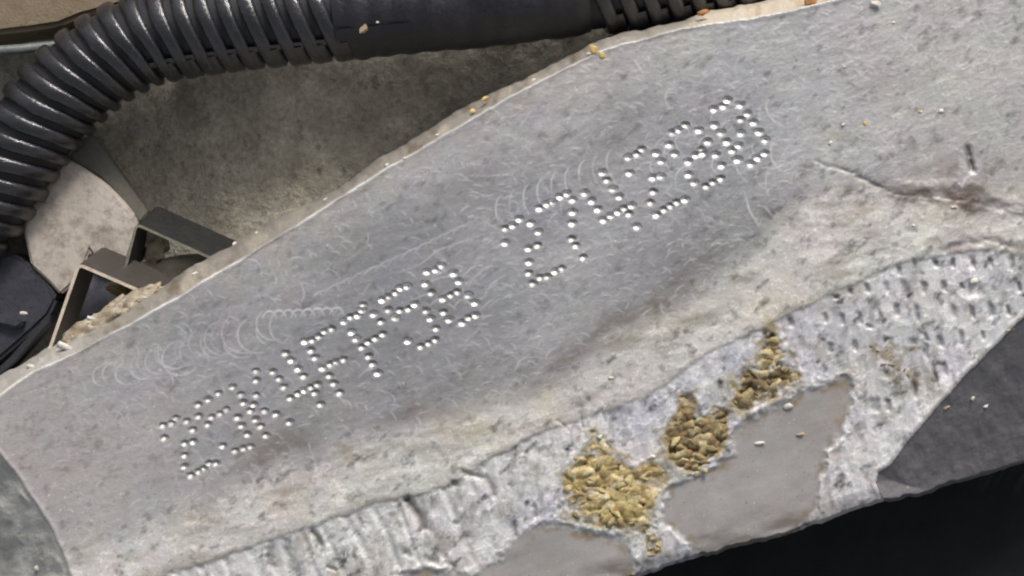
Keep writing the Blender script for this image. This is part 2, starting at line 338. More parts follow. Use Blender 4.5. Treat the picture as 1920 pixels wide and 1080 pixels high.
# stamped number: each mark's place in the picture
DOTS = []; drnd = random.Random(77)
def add_dots(ox, oy, k, pts, depth=1.0):
    for p in pts: DOTS.append((ox+p[0]/k, oy+p[1]/k - 2.2, depth*(p[2] if len(p) > 2 else 1)*drnd.uniform(.74, 1.12)))
add_dots(280, 690, 4.911, depth=0.66, pts=[(130, 540, .8), (205, 522, .6), (245, 475, .6), (345, 500, .6), (400, 580), (140, 655, .8), (330, 705), (405, 690), (325, 815), (325, 918, .8), (385, 1000), (455, 965, .7), (500, 940), (550, 890, .6), (615, 888),
    (450, 350, .7), (545, 300, .6), (640, 245, .6), (768, 185, .7), (845, 258, .6), (985, 262, .8), (985, 125, .7), (455, 455, .7), (575, 462, .7), (650, 432, .7), (540, 530, .8), (710, 395, .5), (870, 330), (960, 350), (930, 405, .8), (1060, 407, .8), (1165, 435, 1.1), (1290, 510, 1.1), (815, 465), (980, 485), (850, 540), (1025, 548), (905, 622), (1075, 632), (675, 728, .8), (790, 775, .7), (865, 752, .7), (930, 735, .6),
    (985, 40, .5), (1140, 45), (1195, 110, .8), (1240, 185, .6)])
add_dots(490, 560, 5.142, depth=0.84, pts=[(280, 970), (355, 930, .8), (410, 900), (475, 868, .7), (540, 838, .9), (515, 920, .8), (570, 1030), (235, 537, 1.1), (290, 605), (355, 688), (410, 760, .9), (420, 425), (490, 412), (555, 375), (610, 328), (675, 303), (480, 510, .8), (520, 580), (590, 680), (665, 645, .7), (720, 620, .8), (790, 600, .8), (655, 755, .8), (700, 828), (755, 920)])
add_dots(640, 480, 4.696, [(25, 588, 1.1), (80, 550), (140, 535), (180, 488), (190, 440, .5), (360, 398), (415, 368, .7), (475, 337, .8), (515, 297), (580, 278), (285, 522), (350, 590), (415, 485), (515, 492), (475, 552, 1.1), (590, 477), (645, 437), (90, 683), (130, 740), (235, 770), (300, 737), (365, 700, .7), (180, 815), (240, 895), (275, 962), (320, 1042),
    (755, 150, 1.1), (832, 132), (880, 95), (990, 163, 1.1), (1035, 235), (740, 255), (790, 335, .9), (895, 388, 1.1), (965, 355, .7), (1020, 328), (1120, 357, 1.1), (1175, 423, 1.15), (745, 492), (785, 562), (835, 648, .9), (585, 760), (700, 807), (770, 780, .8), (825, 750), (900, 507), (950, 570, 1.1), (1065, 600), (1120, 555, .8), (1180, 533, 1.1)])
add_dots(920, 340, 5.141, [(140, 465), (215, 437), (275, 375, 1.1), (385, 417), (460, 500), (140, 605, .9), (365, 658), (450, 628, .9), (370, 790, .9), (365, 895, .8), (405, 995, .9), (475, 940, .6), (545, 930, .7), (620, 880, .8), (685, 850, .6), (470, 270, 1.1), (540, 233), (595, 208), (670, 160), (735, 130), (790, 190), (790, 308, 1.1), (785, 415), (780, 565, .9), (820, 628, .9), (890, 745, .8)])
add_dots(1090, 260, 5.686, [(35, 590), (110, 678), (175, 765), (237, 880), (312, 835), (385, 797), (455, 755, 1.1), (535, 725, 1.1), (505, 815), (590, 950), (225, 375), (270, 455), (340, 548), (405, 632), (510, 378, 1.1), (500, 212), (590, 177), (645, 125, 1.1), (795, 168), (850, 252), (760, 428), (850, 412), (765, 578), (735, 692), (800, 822), (880, 770), (945, 730, .8), (1015, 692, .8), (1105, 662, 1.1)])
add_dots(1240, 160, 5.141, [(105, 465), (165, 440), (230, 393), (75, 583), (130, 672), (260, 745, 1.2), (360, 443, 1.2), (510, 395), (505, 242, 1.15), (595, 213), (635, 155, 1.2), (760, 200, 1.25), (830, 285, 1.15), (765, 340, 1.1), (885, 370, 1.3), (575, 467, 1.15), (765, 472, 1.15), (940, 460, 1.25), (1000, 537, 1.2), (445, 553, 1.1), (630, 555, 1.1), (745, 590, 1.15), (680, 637, 1.1), (330, 685, 1.1), (395, 670, 1.1), (385, 630, .7), (525, 680, 1.2), (735, 727, 1.2), (580, 785, 1.1), (860, 768, 1.1), (925, 710, 1.15), (995, 668, 1.15), (260, 872), (315, 948), (430, 985, .8), (495, 945, .8), (570, 910)])
RD = 8.7                                              # radius of a mark (0.92 mm)
CUPD = 0.060; SQ = 0.70; APX = (0.10, -0.40)        # the stylus struck at a slant: tip towards the upper rim
arnd = random.Random(5); AP = [(arnd.gauss(.10, .12), min(.05, max(-.6, arnd.gauss(-.36, .16)))) for _ in DOTS]
def ecc(du, dv, r, ap):
    x = du/r-ap[0]; y = dv/SQ/r-ap[1]; k = 1-ap[0]**2-ap[1]**2; b = x*ap[0]+y*ap[1]
    return (b+np.sqrt(b*b+k*(x*x+y*y)))/k
HB = H.copy()
for (du, dv, s), ap_ in zip(DOTS, AP):
    r = RD*(0.78+0.22*s)
    m = (np.abs(U-du) < 22) & (np.abs(V-dv) < 22)
    q = ecc(U[m]-du, V[m]-dv, r, ap_)
    H[m] = np.where(q < 1.0, np.minimum(H[m], HB[m]-CUPD*1.25*(1-q)-0.02), H[m])

# fine scratches: abrasive arcs and stray lines, raised burr and bright metal
scr = np.zeros_like(H)
rnd = random.Random(4)
def splat(pts, wd, amp):
    p = np.array(pts); n = int(np.hypot(*(p[-1]-p[0]))*1.2+len(p)*8)
    t = np.linspace(0, len(p)-1, n); x = np.interp(t, np.arange(len(p)), p[:, 0]); y = np.interp(t, np.arange(len(p)), p[:, 1])
    fade = np.sin(np.linspace(0.12, math.pi-0.12, n))**0.6
    for dx in (-1, 0, 1):
        for dy in (-1, 0, 1):
            iu = np.round((x-us[0])/STEP).astype(int)+dx; iv = np.round((y-vs[0])/STEP).astype(int)+dy
            ok = (iu >= 0) & (iu < len(us)) & (iv >= 0) & (iv < len(vs))
            d = np.hypot(us[np.clip(iu, 0, len(us)-1)]-x, vs[np.clip(iv, 0, len(vs)-1)]-y)
            np.maximum.at(scr, (iv[ok], iu[ok]), (amp*fade*np.exp(-(d/wd)**2))[ok])
def arc(cx, cy, rx, ry, a0, a1, tilt=0):
    o = []
    for i in range(17):
        a = R(a0+(a1-a0)*i/16); x = rx*math.cos(a); y = -ry*math.sin(a); t = R(tilt)
        o.append((cx+x*math.cos(t)+y*math.sin(t), cy-x*math.sin(t)+y*math.cos(t)))
    return o
# scallop chains
for i in range(24):
    t = i/23+rnd.uniform(-.015, .015); cx = 185+t*335+rnd.uniform(-7, 7); cy = 706-t*100 + rnd.uniform(-8, 8); rad = 20+12*t+rnd.uniform(-6, 6)
    splat(arc(cx+16, cy, rad*1.25, rad*1.15, 80+rnd.uniform(-25, 60), 255+rnd.uniform(-40, 50), rnd.uniform(5, 30)), 1.5, rnd.uniform(.25, .8))
for i in range(8):
    splat(arc(505+i*18, 601-1.0*i, 13, 17, 10, 170, 0), 1.7, 0.95)
for i in range(9):
    splat(arc(955+i*26, 402-i*11, 24, 38, 95, 190+rnd.uniform(-20, 40), 20), 1.6, rnd.uniform(.5, .95))
for i in range(7):
    splat(arc(800+i*17, 470-i*8, 20, 14, 40, 160, 25), 1.6, rnd.uniform(.3, .55))
for i in range(9):
    splat(arc(610+i*24, 560-i*11, 30, 16, 50, 150, 24), 1.6, rnd.uniform(.3, .55))
for i in range(26):
    splat(arc(1280+rnd.uniform(-40, 190), 270+rnd.uniform(-90, 90), rnd.uniform(10, 26), rnd.uniform(16, 40), 80+rnd.uniform(-50, 50), 200+rnd.uniform(-50, 50), rnd.uniform(0, 50)), 1.5, rnd.uniform(.25, .8))
for i in range(12):
    splat(arc(840+rnd.uniform(-60, 130), 570+rnd.uniform(-50, 30), 40, 22, 60, 60+rnd.uniform(40, 90), rnd.uniform(10, 40)), 1.5, rnd.uniform(.25, .7))
splat([(905, 440), (860, 455), (820, 470), (790, 495), (740, 515)], 1.6, .5)
splat([(1395, 360), (1405, 395), (1422, 424)], 1.8, .9); splat([(1432, 385), (1448, 405)], 1.8, .7)
splat([(1190, 115), (1200, 130), (1207, 140)], 1.6, .7); splat([(1140, 85), (1160, 90), (1170, 98)], 1.6, .7)
splat([(1650, 255), (1660, 268), (1668, 278)], 1.8, .6)
for i in range(1900):                                 # stray fine arcs over the ground face
    u0 = rnd.uniform(100, 1900) if i % 3 else rnd.uniform(850, 1700); lo = np.interp(u0, *np.array(RIDGE).T); hi = np.interp(u0, *np.array(L0).T)
    v0 = rnd.uniform(lo+15, hi+20); L = rnd.uniform(10, 30); a = rnd.gauss(62 if u0 > 850 else 18, 30)
    splat(arc(u0, v0, L, L*rnd.uniform(.5, 1.1), a, a+rnd.uniform(35, 80), rnd.uniform(-30, 30)), 1.4, rnd.uniform(.06, .62))
for i in range(200):
    u0 = rnd.uniform(0, 1900); lo = np.interp(u0, *np.array(L0).T); v0 = lo+rnd.uniform(-60, 110); L = rnd.uniform(8, 26)
    splat([(u0, v0), (u0+L*.5, v0-L*.25+rnd.uniform(-4, 4)), (u0+L, v0-L*.4+rnd.uniform(-4, 4))], 1.5, rnd.uniform(.1, .4))
H += 0.006*scr*(1-sst(dout, -8, 0))

# ---- albedo: oxide, grime, stains, darker pits and notches, shade tinted into dirt gaps
def colr(*c): return np.array(c, np.float32)
def blend(A, mask, c): return A*(1-mask[..., None]) + colr(*c)*mask[..., None]
A = np.zeros(U.shape+(3,), np.float32); A[:] = (0.345, 0.336, 0.340)
A *= (1+0.24*fbm(U, V, 130, 60, 4, .55, 22, 2.2))[..., None]; A = blend(A, np.clip(fbm(U, V, 90, 120, 4, .55, 18, 2.0)-.1, 0, 1)*.55, (0.222, 0.215, 0.218))
A *= (1+0.06*wig+0.06*fbm(U, V, 9, 61, 2, .6, 25, 2.2))[..., None]
mid_ = (V-line(U, RIDGE))/(line(U, L0)-line(U, RIDGE)+1); A = blend(A, np.exp(-((mid_-.55-.12*fbm(U, V, 160, 140, 2))/.27)**2)*.55*(1-.8*sst(U, 1450, 1600))*sst(U, 150, 400), (0.235, 0.24, 0.262))
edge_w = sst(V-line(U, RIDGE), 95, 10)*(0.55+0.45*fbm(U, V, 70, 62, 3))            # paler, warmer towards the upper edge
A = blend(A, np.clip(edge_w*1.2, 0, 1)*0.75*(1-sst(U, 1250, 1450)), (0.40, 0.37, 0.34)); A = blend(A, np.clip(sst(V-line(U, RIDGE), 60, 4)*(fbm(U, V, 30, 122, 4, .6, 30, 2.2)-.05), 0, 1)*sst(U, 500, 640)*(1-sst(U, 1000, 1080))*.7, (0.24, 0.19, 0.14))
A = blend(A, sst(U, 640, 100)*0.9*sst(V, 620, 780), (0.39, 0.362, 0.354))            # left end paler
A = blend(A, sst(U, 1400, 1800)*0.55, (0.42, 0.405, 0.39))
blu = np.clip(fbm(U, V, 90, 63, 3)*1.2, 0, 1); A = blend(A, blu*0.16*(1-sst(U, 1500, 1800)), (0.25, 0.265, 0.315))
smud = np.exp(-((d0+18)/24)**2)*np.clip(0.35+0.9*fbm(U, V, 60, 64, 4, .55, 20, 2.5), 0, 1)*sst(U, 330, 520)*(1-sst(U, 1500, 1560))
A = blend(A, np.clip(smud*0.75, 0, 1), (0.155, 0.135, 0.115))
band = sst(d0, -22, 46)
A = blend(A, band, (0.475, 0.455, 0.435))
A *= (1+0.16*band*rough)[..., None]
A = blend(A, band*np.clip(fbm(U, V, 48, 66, 4, .6, 18, 2.4)-0.28, 0, 1)*0.9, (0.24, 0.20, 0.145))
A = blend(A, band*np.clip(fbm(U, V, 110, 67, 3)-0.15, 0, 1)*0.5, (0.47, 0.43, 0.355))
A = blend(A, onrim, (0.66, 0.64, 0.63))
A *= (1+0.14*onrim*rr)[..., None]
A = blend(A, onrim*np.clip(fbm(U, V, 100, 68, 3)+0.05, 0, 1)*0.6*sst(U, 880, 1000)*(1-0.6*sst(U, 1480, 1600)), (0.44, 0.445, 0.54))
A = blend(A, onrim*np.clip(fbm(U, V, 60, 69, 4)-0.22, 0, 1)*0.8, (0.36, 0.32, 0.26))
seam = np.exp(-((d1+3)/5)**2)*np.clip(fbm(U, V, 55, 70, 3)+0.15, 0, 1)
seam *= (1-0.75*sst(U, 880, 960)); A = blend(A, np.clip(seam, 0, 1)*0.6, (0.20, 0.155, 0.09))
A = blend(A, np.clip(nick*1.6, 0, 1)*onrim*0.45, (0.22, 0.20, 0.18))
A = blend(A, pit*0.7, (0.25, 0.25, 0.265))
for P, wd, dp in NOTCH: A = blend(A, np.clip(dp*5, 0, .85)*np.exp(-(seg_dist(U, V+wob*0.4, P)/wd)**2), (0.13, 0.115, 0.10))
gm = np.clip(np.exp(-(dg/(wg*1.6))**2)*sst(U, 1530, 1660)*(0.6+1.0*fbm(U, V, 15, 72, 3, .6, -10, 3.0)), 0, 1)
A = blend(A, gm*0.85, (0.10, 0.085, 0.075)); A = blend(A, np.clip(np.exp(-((dg3+wob*.5)/8)**2)*(.7+.5*vnoise(U,V,10,87)),0,1)*.85, (0.085, 0.07, 0.055))
A = blend(A, np.clip(np.exp(-(dg4/8)**2)*(0.7+0.6*vnoise(U, V, 14, 73)), 0, 1)*0.8, (0.15, 0.13, 0.12))
st4 = np.clip(fbm(U, V, 22, 74, 3)+0.25, 0, 1)*np.exp(-(np.hypot((U-1790)/90, (V-330)/30))**2)
A = blend(A, st4*.6, (0.16, 0.12, 0.09))
st5 = np.clip(fbm(U, V, 26, 121, 4, .6, -8, 2.6)+0.15, 0, 1)*np.exp(-(((U-1800)/110)**2+((V-365)/26)**2)); A = blend(A, np.clip(st5*1.2, 0, .8), (0.13, 0.095, 0.075))
BST = [(1246, 862, 14, 22), (1366, 772, 16, 22), (1262, 905, 30, 14), (1440, 748, 40, 12), (1120, 990, 50, 10), (1665, 668, 36, 30), (1690, 705, 30, 30), (1650, 655, 20, 14), (1700, 650, 40, 10), (1752, 690, 10, 40), (1715, 716, 30, 12), (1640, 890, 18, 12), (1590, 700, 20, 14)]
for (x, y, a, b) in BST:
    A = blend(A, np.clip(np.exp(-(((U-x)/a)**2+((V-y)/b)**2))*np.clip(0.45+1.1*fbm(U, V, 16, 75, 3), 0, 1), 0, 1)*0.75, (0.215, 0.165, 0.085))
for (x, y, a, b, am, c) in [(1560, 255, 30, 16, .4, (.24, .22, .12)), (1620, 240, 16, 12, .4, (.22, .21, .12)), (850, 800, 40, 26, .4, (.40, .37, .24)), (1020, 745, 26, 20, .5, (.42, .38, .24)), (1450, 575, 50, 30, .45, (.50, .44, .31)), (580, 900, 20, 12, .6, (.17, .13, .08)), (535, 925, 16, 9, .6, (.17, .13, .09)), (170, 835, 40, 22, .3, (.25, .19, .14)), (120, 880, 16, 6, .5, (.16, .12, .09)), (1230, 590, 40, 16, .5, (.17, .12, .08)), (1150, 650, 24, 10, .5, (.19, .13, .08)), (1800, 470, 22, 9, .6, (.14, .07, .06)), (240, 1010, 70, 20, .35, (.38, .43, .44)), (1660, 45, 26, 16, .45, (.50, .46, .38)), (1350, 150, 60, 30, .25, (.25, .29, .31)), (1475, 215, 40, 60, .35, (.43, .43, .47))]:
    A = blend(A, np.clip(np.exp(-(((U-x)/a)**2+((V-y)/b)**2))*(0.7+0.6*fbm(U, V, 14, 76, 3)), 0, 1)*am, c)
A = blend(A, (1-sst(dpock+wob*1.5, -6, 24))*np.clip(.75+.8*fbm(U, V, 16, 82, 3), 0, 1), (0.36, 0.29, 0.165)); A = A*(1-inp[..., None]) + (lump_c*(1+0.25*fbm(U, V, 10, 83, 3))[..., None])*inp[..., None]
A = blend(A, np.exp(-((dpatch-5)/5)**2)*onrim*0.5, (0.60, 0.59, 0.58))
wm = fbm(U, V, 20, 93, 3, .55, 20, 1.5); wm2 = fbm(U, V, 15, 94, 3, .55, 40, 1.4)
str_ = np.clip(fbm(U, V, 26, 95, 4, .6, 12, 3.2)-0.18, 0, 1)*band*(1-onrim)
A = blend(A, np.clip(str_*1.3, 0, 1)*0.8, (0.28, 0.26, 0.235))
for k_, sd_ in enumerate((96, 97, 98)): A[..., k_] *= 1+0.022*fbm(U, V, 60, sd_, 3)
wl_ = np.exp(-(wm/0.07)**2); wd_ = np.clip(wm2-0.34, 0, 1)*1.6
wmask = (0.35*band*(1-onrim)+0.55*onrim+0.16*sst(U, 900, 1500)*(1-band)+0.36)*(1-inpa)*(1-inp)
A *= (1+wmask*(0.38*wl_-0.60*wd_))[..., None]
pa = np.zeros(U.shape+(3,), np.float32); pa[:] = (0.385, 0.362, 0.35)
pa *= (1+0.10*fbm(U, V, 110, 110, 3)+0.05*fbm(U, V, 12, 111, 2, .6, 15, 3))[..., None]
pa = blend(pa, np.clip(fbm(U, V, 80, 112, 4)-.1, 0, 1)*.6, (0.30, 0.305, 0.285)); pa = blend(pa, np.clip(fbm(U, V, 50, 113, 4)-.25, 0, 1)*.7, (0.34, 0.29, 0.26))
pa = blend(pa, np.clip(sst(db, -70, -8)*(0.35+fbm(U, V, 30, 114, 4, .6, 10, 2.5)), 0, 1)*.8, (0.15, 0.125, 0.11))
pa = blend(pa, np.exp(-((dpatch+9)/9)**2)*np.clip(fbm(U, V, 22, 115, 3)+.1, 0, 1)*.9, (0.26, 0.20, 0.12))
pa = blend(pa, sst(dpatch, -9, -1)*np.clip(.6+fbm(U, V, 14, 116, 3), 0, 1), (0.52, 0.50, 0.49))
pm = ((dpatch < 0) & (d1 > 0))[..., None]; A = np.where(pm, pa, A)
# bevel beyond the ridge: grime and warm oxide, worn ridge bright
lipm = sst(drid, -1, 4)
A = blend(A, lipm, (0.27, 0.245, 0.215)); A = blend(A, lipm*np.clip(fbm(U, V, 40, 77, 3), 0, 1)*.8, (0.42, 0.37, 0.30)); A = blend(A, lipm*np.clip(fbm(U, V, 30, 78, 3)-.2, 0, 1), (0.15, 0.115, 0.08))
A = blend(A, lipm*sst(U, 1270, 1330)*(1-sst(U, 1600, 1700)), (0.50, 0.43, 0.345))
A = blend(A, lipm*sst(U, 1290, 1330)*np.clip(fbm(U, V, 26, 79, 3)-0.35, 0, 1), (0.40, 0.22, 0.08))
A = blend(A, np.exp(-((drid+1.5)/3.2)**2)*np.clip(0.6+0.8*fbm(U, V, 50, 80, 2), 0, 1)*(1-0.5*sst(U, 620, 760)), (0.78, 0.75, 0.71))
A = blend(A, lipm*(1-sst(U, 60, 260))*0.6, (0.50, 0.48, 0.45))
A = blend(A, np.exp(-((ds+5)/5)**2)*0.4, (0.52, 0.49, 0.46)); A = blend(A, np.exp(-((de+4)/5)**2)*0.2, (0.55, 0.52, 0.50))
A = blend(A, np.clip(scr, 0, 1)*0.85*(1-onrim), (0.62, 0.615, 0.62))
# tiny dark and pale flecks
rg = np.random.RandomState(9); fl = rg.rand(*U.shape)
A = np.where((fl > 0.9985)[..., None], A*0.45, A); A = np.where((fl < 0.0012)[..., None], np.minimum(A*1.7, 0.75), A)
A *= (1+0.07*(rg.rand(*U.shape)-0.5))[..., None]
A = np.clip(A, 0.01, 0.85)

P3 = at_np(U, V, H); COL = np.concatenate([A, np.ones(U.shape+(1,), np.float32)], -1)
ny, nx = U.shape
idx = np.arange(ny*nx).reshape(ny, nx)
quads = np.stack([idx[1:, :-1], idx[1:, 1:], idx[:-1, 1:], idx[:-1, :-1]], -1).reshape(-1, 4)
def q(a): return a[:-1, :-1].ravel()
zq = q(H)
keep = zq > -4.2
reg = np.zeros(len(quads), int)                         # 0 face
reg[q(d0) > 24] = 1                                     # 1 cast band
reg[q(d1) > 0] = 2                                      # 2 rim
reg[q(drid) > 0] = 3                                    # 3 lip
reg[(q(da) < 0) & (q(d1) > 0)] = 4; reg[(q(dbb) < 0) & (q(d1) > 0)] = 5
reg[q(de) > 0] = 6
reg[(q(ds) > 0)] = 7

for i in range(3):
    reg[(q(sdf(U, V, POCKETS[i])) < 14) & (q(dpock) < 0) & (q(d1) > -4)] = 8+i
casting = thing('engine_casting', 'grey aluminium engine casting with a number stamped in dots across its face', 'engine part', at(960, 560, 0))
def region(name, r, m, label=None, parent=None):
    qq = quads[keep & (reg == r)]
    uniq, inv = np.unique(qq, return_inverse=True)
    me = mesh_np(name, P3.reshape(-1, 3)[uniq], inv.reshape(-1, 4), COL.reshape(-1, 4)[uniq])
    me.materials.append(m)
    o = link(name, me, None, parent or casting)
    if label: o['label'] = label
    return o
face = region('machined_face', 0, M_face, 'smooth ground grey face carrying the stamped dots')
region('cast_band', 1, M_cast, 'paler rough band below the ground face')
region('rough_rim', 2, M_cast, 'pitted pale rim along the lower edge')
region('edge_lip', 3, M_cast, 'bevelled upper lip with grime and worn bright ridge')
region('smooth_patch', 4, M_patch2, 'larger smooth grey patch right of the ochre dirt')
region('smooth_patch', 5, M_patch2, 'smooth grey patch below the ochre dirt at the bottom edge')
region('end_facet', 6, M_end, 'greenish grey sloping facet in the lower left corner')
region('side_facet', 7, M_side, 'shaded side in darker grey, dropping away at the right')

# the marks themselves: shallow pressed cups, each cut off where the next one was struck over it
DA = np.array(DOTS); DR = RD*(0.78+0.22*DA[:, 2])
def cup_z(u, v, j): return -CUPD*(0.15+0.85*min(DA[j, 2], 1.15))*(1-ecc(u-DA[j, 0], v-DA[j, 1], DR[j], AP[j])**1.05)
rings = [0.0, .12, .25, .40, .55, .70, .84, .94, 1.0]; NA = 22
for j, (du, dv, s) in enumerate(DOTS):
    pu, pv = [du+AP[j][0]*DR[j]], [dv+AP[j][1]*SQ*DR[j]]
    for r in rings[1:]:
        for k in range(NA):
            pu.append(du+DR[j]*((1-r)*AP[j][0]+r*math.cos(2*math.pi*k/NA))); pv.append(dv+SQ*DR[j]*((1-r)*AP[j][1]+r*math.sin(2*math.pi*k/NA)))
    pu, pv = np.array(pu), np.array(pv); z = cup_z(pu, pv, j)
    for i in np.nonzero((np.hypot(DA[:, 0]-du, DA[:, 1]-dv) < DR+DR[j]))[0]:
        if i != j: zi = cup_z(pu, pv, i); z = np.where(zi < z-1e-5, zi-0.012, z)
    hu = int(round((du-us[0])/STEP)); hv = int(round((dv-vs[0])/STEP)); z = z + float(HB[hv, hu]) + 0.003
    f = [(0, 1+k, 1+(k+1) % NA) for k in range(NA)]
    for q_ in range(len(rings)-2):
        for k in range(NA):
            a_ = 1+q_*NA+k; b_ = 1+q_*NA+(k+1) % NA; f.append((a_, a_+NA, b_+NA, b_))
    P_ = at_np(pu, pv, z); o_ = at(du, dv, float(HB[hv, hu]))
    me = mesh_py('stamped_dot', [Vector(p)-o_ for p in P_], f, True)
    if me.polygons[0].normal.z < 0: me.flip_normals()
    me.materials.append(M_dot_dull if s < 0.85 else M_dot); link('stamped_dot', me, None, face, o_)

# ------------------------------------------------------------------ behind and below
def field(name, u0, u1, v0, v1, step, zf, m, parent=None):
    a = np.arange(u0, u1, step); b = np.arange(v0, v1, step); X, Y = np.meshgrid(a, b); Z = zf(X.astype(np.float32), Y.astype(np.float32))
    p = at_np(X, Y, Z); n2, n1 = X.shape; ii = np.arange(n1*n2).reshape(n2, n1)
    qd = np.stack([ii[1:, :-1], ii[1:, 1:], ii[:-1, 1:], ii[:-1, :-1]], -1).reshape(-1, 4)
    me = mesh_np(name, p.reshape(-1, 3), qd); me.materials.append(m); return link(name, me, None, parent)
wall = field('engine_block', -420, 2250, -420, 690, 5,
      lambda X, Y: -4.3 + 1.0*sst(X-0.35*Y, 120, 480) + 0.07*fbm(X, Y, 60, 90, 5, .6) + 0.10*fbm(X, Y, 300, 91, 2), M_wall)
tag(wall, 'dull olive grey rough engine surface behind the black hose', 'engine block')
under = field('shadow_gap_sheet', 500, 2500, 540, 1600, 10, lambda X, Y: -4.9 + 0.12*fbm(X, Y, 200, 92, 3), M_gap)  # near-black sheet added to give the shadowed gap its darkness
tag(under, 'near black sheet added for the shadowed gap below the casting, lower right', 'shadow_gap_sheet')

def solid(name, outline, z0, z1, m, parent=None, bevel=0.04, smooth=False, tilt=(0, 0)):
    """outline traced at its own height, given real thickness and a bevel"""
    bm = bmesh.new(); cu = sum(p[0] for p in outline)/len(outline); cv = sum(p[1] for p in outline)/len(outline)
    def zz(p, z): return z + tilt[0]*(p[0]-cu)/100 + tilt[1]*(cv-p[1])/100
    top = [bm.verts.new(at(p[0], p[1], zz(p, z1))) for p in outline]
    off = at(cu, cv, z0)-at(cu, cv, z1); off = Vector((0, 0, z0-z1))
    bot = [bm.verts.new(t.co+off) for t in top]; n = len(outline)
    bm.faces.new(top); bm.faces.new(bot[::-1])
    for i in range(n): bm.faces.new((top[i], bot[i], bot[(i+1) % n], top[(i+1) % n]))
    bmesh.ops.recalc_face_normals(bm, faces=bm.faces)
    if bevel: bmesh.ops.bevel(bm, geom=[e for e in bm.edges], offset=bevel, segments=2, affect='EDGES', clamp_overlap=True)
    me = bpy.data.meshes.new(name); bm.to_mesh(me); bm.free(); me.materials.append(m)
    me.polygons.foreach_set('use_smooth', [smooth]*len(me.polygons))
    return link(name, me, None, parent)

blk = solid('cast_block', [(-300, -250), (420, -250), (330, -10), (215, 14), (150, 32), (112, 48), (60, 56), (-60, 70), (-300, 95)], -4.6, -2.9, M_tan, None, 0.10)
tag(blk, 'tan rough cast block above the hose in the upper left corner', 'engine part')

def tube_along(name, pts, rad, m, parent=None, n=16):
    vs_, fs = [], []
    for i, p in enumerate(pts):
        t = (pts[min(i+1, len(pts)-1)]-pts[max(i-1, 0)]).normalized(); s = t.cross(Vector((0, 0, 1))).normalized(); b = s.cross(t)
        for k in range(n):
            a = 2*math.pi*k/n; vs_.append(p+s*rad*math.cos(a)+b*rad*math.sin(a))
    for i in range(len(pts)-1):
        for k in range(n):
            fs.append((i*n+k, i*n+(k+1) % n, (i+1)*n+(k+1) % n, (i+1)*n+k))
    fs.append(tuple(range(n))[::-1]); fs.append(tuple((len(pts)-1)*n+k for k in range(n)))
    me = mesh_py(name, vs_, fs, True); me.materials.append(m); return link(name, me, None, parent)
tag(tube_along('metal_pipe', [at(-200, 118, -3.1), at(-60, 98, -3.1), at(40, 92, -3.1), at(110, 84, -3.2), at(180, 60, -3.3)], 0.10, M_pipe),
    'thin grey green pipe passing behind the hose at the left edge', 'pipe')

# mounting tab, arm, clips, housing
tab_pts = [(44, 432), (52, 392), (72, 362), (98, 330), (124, 298), (152, 312), (196, 342), (226, 372), (252, 404), (258, 424), (240, 486), (206, 520), (168, 470), (150, 520), (112, 553), (92, 530), (58, 498)]
tab = solid('mounting_tab', tab_pts, -3.35, -3.05, M_tab, None, 0.05, tilt=(0.05, 0.06))
tag(tab, 'pale beige angular metal tab beneath the hose bend', 'bracket')
arm = solid('bracket_arm', [(128, 296), (150, 262), (176, 252), (212, 306), (278, 398), (262, 418), (226, 372), (190, 334)], -3.75, -3.3, M_arm, None, 0.03)
tag(arm, 'olive grey bracket arm running from the hose to the pale tab', 'bracket')

def clip(name, prof, back, zf, zb, thick, m, medge, label):
    root = thing(name, label, 'clip', at(prof[1][0], prof[1][1], zf))
    # smooth the corner
    pts = []
    for i, p in enumerate(prof):
        if 0 < i < len(prof)-1:
            a = Vector(prof[i-1]); b = Vector(p); c = Vector(prof[i+1]); r = 14
            p0 = b+(a-b).normalized()*r; p1 = b+(c-b).normalized()*r
            for k in range(5):
                t = k/4; pts.append(p0.lerp(b, t).lerp(b.lerp(p1, t), t))
        else: pts.append(Vector(p))
    inner = []
    for i, p in enumerate(pts):
        d = (pts[min(i+1, len(pts)-1)]-pts[max(i-1, 0)]).normalized(); inner.append(p+Vector((-d.y, d.x))*thick)
    n = len(pts); bu, bv = back
    def strip(dz0, dz1):
        v, f = [], []
        for L_ in (pts, inner):
            for p in L_: v.append(at(p.x, p.y, zf))
        for L_ in (pts, inner):
            for p in L_: v.append(at(p.x+bu, p.y+bv, zb))
        for i in range(n-1):
            f.append((i, i+1, 2*n+i+1, 2*n+i)); f.append((n+i, 3*n+i, 3*n+i+1, n+i+1))
            f.append((2*n+i, 2*n+i+1, 3*n+i+1, 3*n+i))
        f.append((0, 2*n, 3*n, n)); f.append((n-1, 2*n-1, 4*n-1, 3*n-1))
        return v, f
    v, f = strip(0, 0)
    me = mesh_py('sheet', v, f, False); me.materials.append(m); link('sheet', me, None, root)
    # the cut front edge, a bead proud of the sheet
    v, f = [], []
    for L_ in (pts, inner):
        for p in L_: v.append(at(p.x, p.y, zf+0.03))
    for L_ in (pts, inner):
        for p in L_: v.append(at(p.x, p.y, zf-0.02))
    for i in range(n-1):
        f.append((i, n+i, n+i+1, i+1)); f.append((i, i+1, 2*n+i+1, 2*n+i)); f.append((n+i, 3*n+i, 3*n+i+1, n+i+1))
    f.append((0, 2*n, 3*n, n)); f.append((n-1, 2*n-1, 4*n-1, 3*n-1))
    me = mesh_py('cut_edge', v, f, False); me.materials.append(medge); link('cut_edge', me, None, root)
    return root
clip('spring_clip', [(62, 735), (146, 492), (345, 578)], (42, -32), -1.3, -2.2, 6.0, M_clip, M_cut, 'brown bent sheet metal clip with a pale cut edge, nearer the crust')
clip('spring_clip', [(228, 520), (254, 417), (455, 508)], (36, -34), -1.9, -2.7, 5.0, M_clipd, M_cutd, 'black bent sheet metal clip touching the pale tab')

